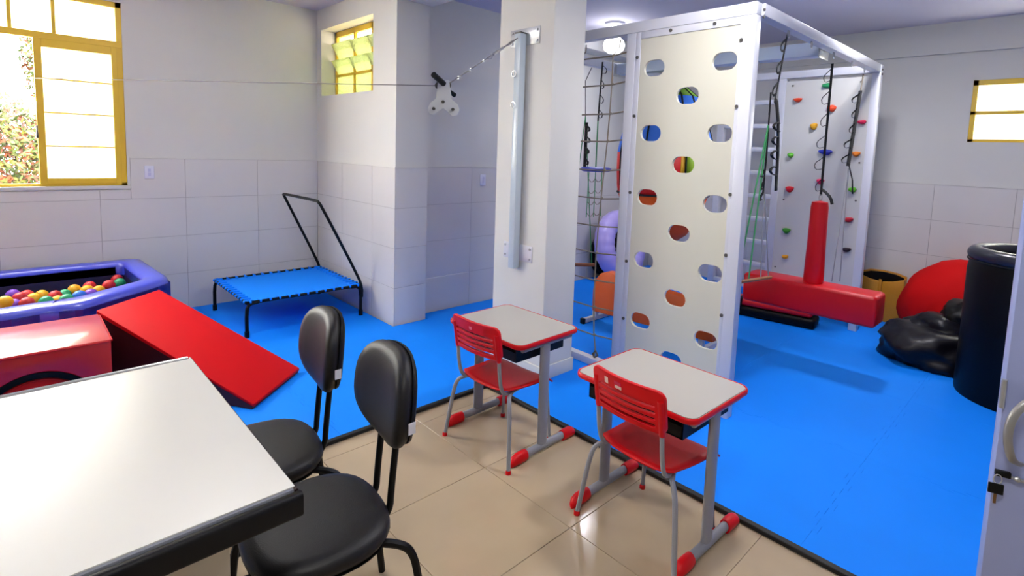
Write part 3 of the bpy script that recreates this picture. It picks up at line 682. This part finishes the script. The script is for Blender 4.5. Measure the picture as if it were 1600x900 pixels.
vis=[(195,438,'g'),(183,437,'r'),(175,432,'g'),(187,443,'g'),(170,446,'r'),(153,440,'g'),(140,448,'r'),(154,455,'y'),(136,454,'y'),(116,453,'y'),(142,460,'p'),(124,463,'b'),(101,461,'g'),(104,469,'g'),(86,463,'r'),(90,471,'y'),(65,462,'y'),(72,472,'g'),(52,467,'y'),(42,462,'r'),(31,466,'r'),(20,461,'p'),(22,477,'p'),(8,472,'y'),(42,474,'r'),(196,434,'b'),(2,478,'r')]
def onz(x,y,z):
    d=ray(x,y,1)-C0; return C0+d*((z-1.6)/d.z)
rb=.043; placed=[]
bmesh_ball={}
def ball(p,k,lab):
    if k not in bmesh_ball:
        o=MB().sph((0,0,0),rb,16).build('play_ball',MATS['ball_'+k]); bmesh_ball[k]=o.data
    else:
        o=bpy.data.objects.new('play_ball',bmesh_ball[k]); COL.objects.link(o)
    o.location=p; tag(o,lab,'ball','balls in the ball pit'); placed.append(p)
rnb=random.Random(8)
GR=.073
def inside(x,y,m=.05):
    if x>.66-m or y>5.57-m or x<-.6: return False
    yy=4.46+max(0,(x-.15))*.68
    return y>yy+m
pos=[]
for (x,y,k) in vis:
    zb=.40+.02*rnb.random()
    for it in range(6):
        p=onz(x,y,zb); 
        ok=all((p-q[0]).length>rb*1.9 for q in pos)
        if ok: break
        zb+=.015 if it<3 else -.05
    if inside(p.x,p.y,.045): pos.append((p,k))
NM={'g':'green','r':'red','y':'yellow','b':'blue','p':'purple'}
ORD=['rightmost','second','third','fourth','fifth','sixth','seventh','eighth','ninth']
cnt={}
def sx(p):
    d=p-C0; return d.dot(Rt)/d.dot(F)
for p,k in sorted(pos,key=lambda t:-sx(t[0])):
    n_=cnt.get(k,0); cnt[k]=n_+1
    lab='rightmost %s ball lying in the blue ball pit'%NM[k] if n_==0 else '%s %s ball from the right end of the ball pit'%(ORD[n_],NM[k])
    ball(p,k,lab)
unit=[tuple(v.co) for v in bmesh_ball[next(iter(bmesh_ball))].vertices]; uf=[tuple(p.vertices) for p in bmesh_ball[next(iter(bmesh_ball))].polygons]
lv=[];lf=[];lm=[]
for a in range(24):
    for b in range(17):
        x=-1.30+a*.083+(.04 if b%2 else 0); y=4.5+b*.072
        if x>.60 or y>5.51 or y<4.52+max(0,(x-.15))*.68: continue
        p=Vector((x,y,.295+.02*rnb.random()))
        if any((p-q[0]).length<rb*1.7 for q in pos): continue
        o_=len(lv); k=rnb.randrange(5)
        lv+=[(c[0]+p.x-bo.x,c[1]+p.y-bo.y,c[2]+p.z-bo.z) for c in unit]; lf+=[tuple(i_+o_ for i_ in f) for f in uf]; lm+=[k]*len(uf)
LB=bpy.data.meshes.new('lower_balls'); LB.from_pydata(lv,[],lf); LB.polygons.foreach_set('material_index',lm); LB.shade_smooth()
for k in 'grybp': LB.materials.append(MATS['ball_'+k])
LBo=bpy.data.objects.new('lower_balls',LB); COL.objects.link(LBo); LBo.parent=BP; LBo['kind']='stuff'; LBo['label']='deeper layer of coloured balls'
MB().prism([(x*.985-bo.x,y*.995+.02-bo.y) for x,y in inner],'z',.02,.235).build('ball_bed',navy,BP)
# ------------------------------------------------------------------ ramp, block
RP=thing('foam_ramp','long red padded wedge ramp leading up to the ball pit','ramp',(1.165,3.47,ZM))
def worldmesh(name,m,parent,verts,faces,bev=0,ang=30):
    bm=bmesh.new(); vv=[bm.verts.new(Vector(v)-parent.location) for v in verts]
    for f in faces: bm.faces.new([vv[i] for i in f])
    bmesh.ops.recalc_face_normals(bm,faces=bm.faces)
    if bev: bmesh.ops.bevel(bm,geom=list(bm.edges),offset=bev,segments=2,profile=.5,affect='EDGES')
    mb=MB(); mb.add(bm); return mb.build(name,m,parent,ang=ang)
za=.505
# top: low right, low left, high left, high right
lr=(1.366,3.65);ll=(.964,3.29);hl=(.348,4.255);hr=(.735,4.60)
V=[(*lr,.055),(*ll,.055),(*hl,za),(*hr,za),(*lr,.02),(*ll,.02),(*hl,.02),(*hr,.02)]
# clearance: high end stops in front of the pit rim
worldmesh('top_cover',red_mat,RP,[(*lr,.055),(*ll,.055),(*hl,za),(*hr,za),(*lr,.035),(*ll,.035),(*hl,za-.03),(*hr,za-.03)],[(0,1,2,3),(4,5,6,7),(0,1,5,4),(1,2,6,5),(2,3,7,6),(3,0,4,7)],bev=.006)
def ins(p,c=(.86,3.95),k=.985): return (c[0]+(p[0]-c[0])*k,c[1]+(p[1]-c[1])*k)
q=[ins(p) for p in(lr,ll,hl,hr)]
worldmesh('wedge_core',red_shaded,RP,[(*q[0],.036),(*q[1],.036),(*q[2],za-.03),(*q[3],za-.03),(*q[0],.021),(*q[1],.021),(*q[2],.021),(*q[3],.021)],[(0,1,2,3),(4,5,6,7),(0,1,5,4),(1,2,6,5),(2,3,7,6),(3,0,4,7)]) ['label']='side and underside of the wedge, darkened for shade'
RK=thing('arch_block','large glossy red foam block with an arched tunnel','foam block',(-.2,3.89,ZM))
W_=.55; D0,D1=-.285,.29; Hh=.48
arcp=[(.26+.29*math.cos(R(a)),.0+.345*math.sin(R(a))) for a in range(180,-1,-9)]
poly=[(-.70,0)]+arcp[0:0]+[]
poly=[(-.60,0),(-.04,0)]+[(.26+.30*math.cos(R(a)),.345*math.sin(R(a))) for a in range(171,0,-9)]+[(.5599,0),(.575,0)]
poly=[(-.60,0),(-.04,0)]+[(.25+.29*math.cos(R(a)),.372*math.sin(R(a))) for a in range(171,8,-9)]+[(.54,0),(.552,0),(.552,Hh),(-.60,Hh)]
MB().prism(poly,'y',D0,D1,bev=.010).build('block',mat('glossy_red_vinyl',(200,0,20),.38,spec=.5,coat=.8,bump=.05,bscale=20),RK)
def arcband(r0,r1,h0,h1):
    a_=[(.25+r0*math.cos(R(a)),h0*math.sin(R(a))) for a in range(180,-1,-6)]; b_=[(.25+r1*math.cos(R(a)),h1*math.sin(R(a))) for a in range(0,181,6)]
    return a_+b_
MB().prism(arcband(.29,.262,.372,.342),'y',D0-.004,D1+.004).build('arch_lining',black_vinyl,RK,label='black lining around the arch')
MB().tube([(-.59,D0-.004,Hh-.008),(.545,D0-.004,Hh-.008)],.005,6).build('piping',red_vinyl,RK)
MB().tube([(.556,D0+.01,Hh-.008),(.556,D1-.01,Hh-.008)],.005,6).build('piping',red_vinyl,RK)
HR=thing('half_round_block','red half-round foam block filling the arch of the red block','foam block',(-.2,3.89,ZM))
MB().prism([(.25+.258*math.cos(R(a)),.338*math.sin(R(a))) for a in range(180,-1,-6)],'y',D0+.015,D1-.02,bev=.006).build('half_round',red_vinyl,HR)
MB().tube([(.25+.25*math.cos(R(a)),D0+.010,.33*math.sin(R(a))) for a in range(180,-1,-6)],.004,6).build('piping',red_vinyl,HR)
# ------------------------------------------------------------------ table
TB=thing('work_table','large table with white laminate top and thick black edge','table',(-.15,1.84,0))
tx0,tx1,ty0,ty1=-.85,.476,1.298,2.40
def tl(x,y): return x+.15,y-1.84
MB().box(*[v for a,b in((tx0,tx1),) for v in (a+.15,b+.15)],ty0-1.84+.012,ty1-1.84-.022,.7385,.7415).build('laminate_top',lam_white,TB)
MB().box(tx0+.15,tx1+.15-.004,ty0-1.84+.004,ty1-1.84,.712,.7385,bev=.003).build('board',mat('grey_edge',(125,127,135),.35),TB)
MB().tube([(tx0+.15,ty1-1.84-.008,.739),(tx1+.15-.01,ty1-1.84-.008,.739)],.009,8).build('back_edge_strip',mat('silver_edge_strip',(190,190,190),.25,metal=.4),TB,label='silver edge strip')
MB().tube([(tx1+.15,ty0-1.84,.735),(tx1+.15,ty1-1.84,.735)],.005,8).build('side_edge_strip',mat('dark_edge_strip',(40,20,22),.4),TB,label='dark side edging')
pe=rrect(0,.028,.674,.7375,.012)
MB().prism([( -.025+y,z) for y,z in pe],'x',tx0+.15,tx1+.15+.010,bev=.004,M=Matrix.Translation((0,ty0-1.84,0))).build('front_rail',black_pl,TB,label='thick black front edge')
MB().box(tx0+.17,tx1+.10,ty0-1.84+.04,ty0-1.84+.065,.67,.712).build('apron',black_pl,TB)
MB().box(tx0+.17,tx1+.10,ty1-1.84-.09,ty1-1.84-.05,.64,.712).build('apron',black_pl,TB)
for x in(tx0+.2,):
    for y in(ty0-1.84+.1,ty1-1.84-.1): MB().box(x,x+.05,y-.025,y+.025,0,.712,bev=.004).build('leg',black_pl,TB)
for y in(ty1-1.84-.10,): MB().box(tx1+.15-.19,tx1+.15-.14,y-.025,y+.025,0,.712,bev=.004).build('leg',black_pl,TB)
MB().box(tx1+.15-.24,tx1+.15-.19,ty0-1.84+.12,ty0-1.84+.17,0,.712,bev=.004).build('leg',black_pl,TB)
MB().box(tx0+.3,.497,.0-.46,.0-.44,.25,.66,bev=.006).build('modesty_panel',mat('cream_laminate',(196,184,160),.4),TB,label='cream panel beneath the top')
MB().box(-.10,.10,ty0-1.84+.0,ty0-1.84+.01,.60,.66).build('cable_clip',black_pl,TB) if False else None
# ------------------------------------------------------------------ black chairs
def make_black_chair(label):
    t=thing('office_chair',label,'chair',group='black chairs at the white table')
    # local: faces +x, back at -x
    sp=[]
    for k in range(40):
        a=2*PI*k/40; c_,s_=math.cos(a),math.sin(a); e=2.7
        q_=(abs(c_)**e+abs(s_)**e)**(-1/e); sp.append((q_*c_,q_*s_))
    def pad(mb,layers,f):
        bm=mb.bm; rows_=[[bm.verts.new(f(u*k,v*k,h)) for u,v in sp] for k,h in layers]
        for a_,b_ in zip(rows_[:-1],rows_[1:]):
            for i in range(40): bm.faces.new((a_[i],a_[(i+1)%40],b_[(i+1)%40],b_[i]))
        bm.faces.new(rows_[0][::-1]); bm.faces.new(rows_[-1]); return mb
    lay=[(.80,0),(.95,.008),(1,.028),(.985,.045),(.93,.058),(.80,.066),(.55,.070),(.25,.071)]
    pad(MB(),lay,lambda u,v,h:(u*.207+.006,v*.222,.40+h)).build('seat',black_fab,t,ang=70)
    pad(MB(),[(.7,0),(.93,.001),(.97,.006)],lambda u,v,h:(u*.204+.006,v*.219,.393+h)).build('seat_shell',black_pl,t)
    lb=[(.80,0),(.95,.007),(1,.025),(.985,.040),(.93,.052),(.80,.059),(.55,.063),(.25,.064)]
    lean=R(-5)
    def bf(u,v,h):
        z=v*.150; y=u*.196*(1-.06*v)
        bend=.035*(1-(u*u))*-1
        x=-.258+h+bend+.035; return (x-.10*z,y,.803+z)
    pad(MB(),lb,bf).build('backrest',black_fab,t,ang=70)
    def bs(u,v,h):
        p=bf(u*.97,v*.97,0); return (p[0]-.010-h*.0+.01-h,p[1],p[2])
    pad(MB(),[(1,-.004),(.98,.006),(.85,.014),(.5,.018)],bs).build('back_shell',black_pl,t,ang=70)
    for s_ in(-1,1):
        MB().tube([(-.05,s_*.06,.393),(-.16,s_*.06,.392),(-.208,s_*.06,.42),(-.212,s_*.06,.50),(-.232,s_*.06,.70),(-.25,s_*.06,.80)],(.011,.011),10,sub=2).build('back_post',black_pl,t)
        MB().tube([(-.10,s_*.10,.385),(-.19,s_*.16,.383),(-.235,s_*.178,.35),(-.255,s_*.185,.24),(-.285,s_*.195,.0)],.0125,8,sub=2).build('leg',black_pl,t)
        MB().tube([(.08,s_*.12,.385),(.17,s_*.165,.383),(.20,s_*.175,.34),(.215,s_*.185,.18),(.235,s_*.195,.0)],.0125,8,sub=2).build('leg',black_pl,t)
        MB().tube([(-.262,s_*.188,.20),(.212,s_*.184,.20)],.010,8).build('stretcher',black_pl,t)
    lb_=MB().box(-.012,.012,-.0006,.0006,-.018,.018,M=Matrix.Translation((-.215,.204,.765))@Matrix.Rotation(R(8),4,'Z')).build('label_tag',mat('white_tag',(215,215,225),.5),t,label='small white tag')
    return t
c1=make_black_chair('black padded chair at the table, the farther one beside the red ramp')
c1.location=(.632,2.055,0); c1.rotation_euler.z=R(173)
c2=copy_tree(c1); c2['label']='black padded chair at the table, the nearer one in the foreground'; c2.location=(.632,1.552,0); c2.rotation_euler.z=R(173)
# ------------------------------------------------------------------ school desks
def make_desk():
    t=thing('school_desk','','desk',group='small school desks with red edges')
    MB().prism(rrect(-.235,.225,-.295,.295,.045),'z',.615,.632).build('desk_board',lam,t)
    MB().prism(rrect(-.229,.219,-.289,.289,.041),'z',.632,.6355).build('laminate_top',lam,t)
    eb=[(x,y,.6235) for x,y in rrect(-.235,.225,-.295,.295,.045)]
    MB().tube(eb,(.006,.0125),8,closed=True,flat=(1,0,0)).build('red_edge_band',red_pl,t,label='red plastic edge band')
    bk=MB().box(-.20,.16,-.235,.235,.525,.532).box(-.20,-.192,-.235,.235,.525,.575).box(.152,.16,-.235,.235,.525,.60).box(-.20,.16,-.235,-.228,.525,.60).box(-.20,.16,.228,.235,.525,.60)
    bk.build('book_basket',black_pl,t,label='black book basket')
    for s_ in(-1,1):
        y=s_*.268
        MB().prism([(-.032+.0+.032+.032*math.cos(a)*1.0-.032,0) for a in[0]] and [(-.02+.034*math.cos(2*PI*k/16),y+.017*math.sin(2*PI*k/16)) for k in range(16)],'z',.045,.60).build('leg',grey_tube,t)
        MB().tube([(-.19,y,.598),(.18,y,.598)],(.014,.014),8,flat=(0,0,1)).build('side_bar',grey_tube,t)
        MB().tube([(-.185,y,.030),(.185,y,.030)],(.022,.018),12,flat=(0,0,1)).build('foot_rail',grey_tube,t)
        for e in(-1,1):
            x0=e*.225; 
            mb=MB(); bm=mb.bm; rings=[]
            for k,(dx,rr,hh) in enumerate([(-.085,.024,.055),(-.06,.026,.057),(-.02,.026,.055),(.005,.023,.045),(.02,.014,.028),(.024,.004,.012)]):
                ring=[]
                for j in range(12):
                    a=2*PI*j/12; ring.append(bm.verts.new((x0+e*dx,y+rr*math.cos(a),max(0,hh*.5+hh*.55*math.sin(a)))))
                rings.append(ring)
            for a_,b_ in zip(rings[:-1],rings[1:]):
                for j in range(12): bm.faces.new((a_[j],a_[(j+1)%12],b_[(j+1)%12],b_[j]))
            bm.faces.new(rings[0][::-1]); bm.faces.new(rings[-1])
            mb.build('foot_cap',red_pl,t,label='red plastic foot cap')
    return t
d1=make_desk(); d1['label']='small grey-topped desk with red edge standing against the column'; d1.location=(1.985,2.158,0); d1.rotation_euler.z=R(1)
d2=copy_tree(d1); d2['label']='small grey-topped desk with red edge in front of the holed panel'; d2.location=(1.985,1.198,0); d2.rotation_euler.z=R(-1)
def make_school_chair():
    t=thing('school_chair','','chair',group='red plastic school chairs')
    # faces +x
    mb=MB(); bm=mb.bm; nx,ny_=10,10; g=[]
    for i in range(nx+1):
        u=i/nx; row=[]
        for j in range(ny_+1):
            v=-1+2*j/ny_; wdt=.178+.022*math.sin(u*PI*.6)
            # rounded corners
            cu=1-.12*max(0,(abs(v)-.6)/.4)**2
            x=-.165+.36*u
            if u>.5: x=-.165+.36*(.5+(u-.5)*cu)
            else: x=-.165+.36*(.5-(.5-u)*cu)
            z=.375-.018*(1-v*v)*(1-u*.4)-.03*max(0,u-.8)/.2*max(0,u-.8)*5+ .012*(1-u)**3
            row.append(bm.verts.new((x,v*wdt,z)))
        g.append(row)
    for i in range(nx):
        for j in range(ny_): bm.faces.new((g[i][j],g[i+1][j],g[i+1][j+1],g[i][j+1]))
    mb.build('seat',red_pl,t,ang=60,solid=.009)
    # backrest with three slots: build in (y,z) sheet then bend
    hol=[]
    for zc in(.026,.053,.080,.107): hol.append(pill(0,zc,.285,.018,4))
    o=sheet('backrest',rrect(-.175,.175,0,.170,.03),hol,.012,red_pl,t,Matrix.Identity(4),bev=.003)
    bm=bmesh.new(); bm.from_mesh(o.data)
    bmesh.ops.triangulate(bm,faces=bm.faces)
    for _ in range(1): 
        le=[e for e in bm.edges if e.calc_length()>.05]; bmesh.ops.subdivide_edges(bm,edges=le,cuts=4)
    for v in bm.verts:
        u,w_,d_=v.co.x,v.co.y,v.co.z
        v.co=Vector((-.205-.16*w_+.9*u*u-.02+d_,u,.555+w_))
    bm.to_mesh(o.data); bm.free(); o.data.shade_smooth(); o.data.set_sharp_from_angle(angle=R(50))
    for s_ in(-1,1):
        # sleeve where the frame enters backrest
        MB().tube([(-.202,s_*.160,.548),(-.226,s_*.160,.69)],(.017,.013),10).build('back_sleeve',red_pl,t)
        MB().tube([(.02,s_*.13,.352),(-.10,s_*.15,.352),(-.165,s_*.158,.365),(-.192,s_*.16,.43),(-.206,s_*.16,.58)],.0095,8,sub=2).build('back_tube',grey_tube,t)
        MB().tube([(-.05,s_*.13,.350),(-.135,s_*.17,.352),(-.165,s_*.205,.33),(-.178,s_*.222,.26),(-.205,s_*.252,.012)],.0105,8,sub=2).build('leg',grey_tube,t)
        MB().tube([(.0,s_*.12,.350),(.125,s_*.145,.352),(.158,s_*.165,.33),(.168,s_*.170,.25),(.178,s_*.186,.012)],.0095,8,sub=2).build('leg',grey_tube,t)
        MB().lathe([(0,0),(.014,0),(.014,.014),(.011,.02)],c=(-.206,s_*.253,0),seg=12).build('foot_tip',red_pl,t,label='red foot tip')
        MB().lathe([(0,0),(.014,0),(.014,.014),(.011,.02)],c=(.178,s_*.186,0),seg=12).build('foot_tip',red_pl,t,label='red foot tip')
    MB().tube([(-.03,-.13,.351),(-.03,.13,.351)],.009,8).tube([(.06,-.13,.351),(.06,.13,.351)],.009,8).build('cross_tube',grey_tube,t)
    return t
s1_=make_school_chair(); s1_.location=(1.892,2.115,0); s1_.rotation_euler.z=R(3); s1_['label']='red plastic school chair pushed up to the desk by the column'
s2_=copy_tree(s1_); s2_.location=(1.925,1.165,0); s2_.rotation_euler.z=R(-3); s2_['label']='red plastic school chair at the desk before the holed panel'
def sticker(ch,y,z,w_,h_,m,name='sticker'):
    x=-.225-.16*(z-.555)+.9*y*y-.0105
    MB().box(-.0006,.0006,-w_/2,w_/2,-h_/2,h_/2,M=Matrix.Translation((x,y,z))@Matrix.Rotation(R(-9),4,'Y')@Matrix.Rotation(math.atan(1.8*y)*-1,4,'Z')).build(name,m,ch)
pink=mat('pink_sticker',(235,120,130),.5); pale=mat('pale_sticker',(225,190,180),.5)
sticker(s1_,-.0,.693,.02,.016,pink); sticker(s2_,.085,.694,.020,.026,pale); sticker(s2_,.02,.686,.034,.012,pale); sticker(s2_,.022,.702,.034,.014,mat('magenta_sticker',(200,20,70),.5))
# ------------------------------------------------------------------ ceiling lamps
emit_m=mat('lamp_diffuser',(255,255,255),.5,emit=((.95,.95,1),9))
LL=['round white ceiling lamp glowing above the rope net','round ceiling lamp above the far panel of the climbing frame','round ceiling lamp over the school desks','round ceiling lamp over the trampoline side','round ceiling lamp above the white table']
for i,((x,y),p) in enumerate(LAMPS):
    t=thing('ceiling_lamp',LL[i],'lamp',(x,y,ZC))
    MB().lathe([(0,0),(.10,0),(.10,-.02),(.085,-.03),(0,-.03)],seg=24).build('lamp_base',white_steel,t)
    MB().lathe([(.085,-.025),(.10,-.045),(.10,-.06),(.075,-.085),(.035,-.095),(0,-.097)] if i else [(.03,-.02),(.03,-.14),(.06,-.15),(.10,-.19),(.115,-.235),(.10,-.28),(.06,-.31),(0,-.325)],seg=24).build('diffuser',emit_m,t,ang=60)
# ------------------------------------------------------------------ outside
gnd=struct('ground','pale sunlit paving outside the large window',mat('pale_paving',(225,215,195),.9),MB().box(-9,9,YW+.2,16,-.3,-.2))
leafg=[mat('green_leaf',(48,66,20),.6,var=.3,scale=20),mat('olive_leaf',(86,90,26),.6),mat('russet_leaf',(96,44,20),.6)]
def shrub(name,label,cx,cy,z0,rx,ry,rz,n,seed):
    t=thing(name,label,'shrub',(cx,cy,-.2)); rn=random.Random(seed)
    for k in range(3):
        bm=bmesh.new()
        for i in range(n//3):
            th=rn.random()*2*PI; u=rn.uniform(-1,1); rr=(.55+.45*rn.random())
            p=Vector((rx*rr*math.sqrt(1-u*u)*math.cos(th),ry*rr*math.sqrt(1-u*u)*math.sin(th),z0+.2+rz*rr*u))
            s_=.022+.03*rn.random(); a=Vector((rn.uniform(-1,1),rn.uniform(-1,1),rn.uniform(-1,1))).normalized(); b=a.orthogonal().normalized()
            vs_=[bm.verts.new(p+a*s_),bm.verts.new(p+b*s_*.45),bm.verts.new(p-a*s_),bm.verts.new(p-b*s_*.45)]; bm.faces.new(vs_)
        mb=MB(); mb.add(bm); o=mb.build('foliage',leafg[k],t,smooth=False); o['kind']='stuff'
    MB().tube([(0,0,0),(.05,0,z0*.6),(.0,.05,z0+.2)],.04,8).build('stem',mat('bark',(90,70,50),.8),t)
shrub('garden_shrub','green and russet shrub seen through the open sash',-.35,8.4,1.35,.95,.5,.75,9000,1)
shrub('garden_tree','tall leafy tree rising beside the shrub outside',.55,9.2,2.6,.42,.4,.9,4200,2)
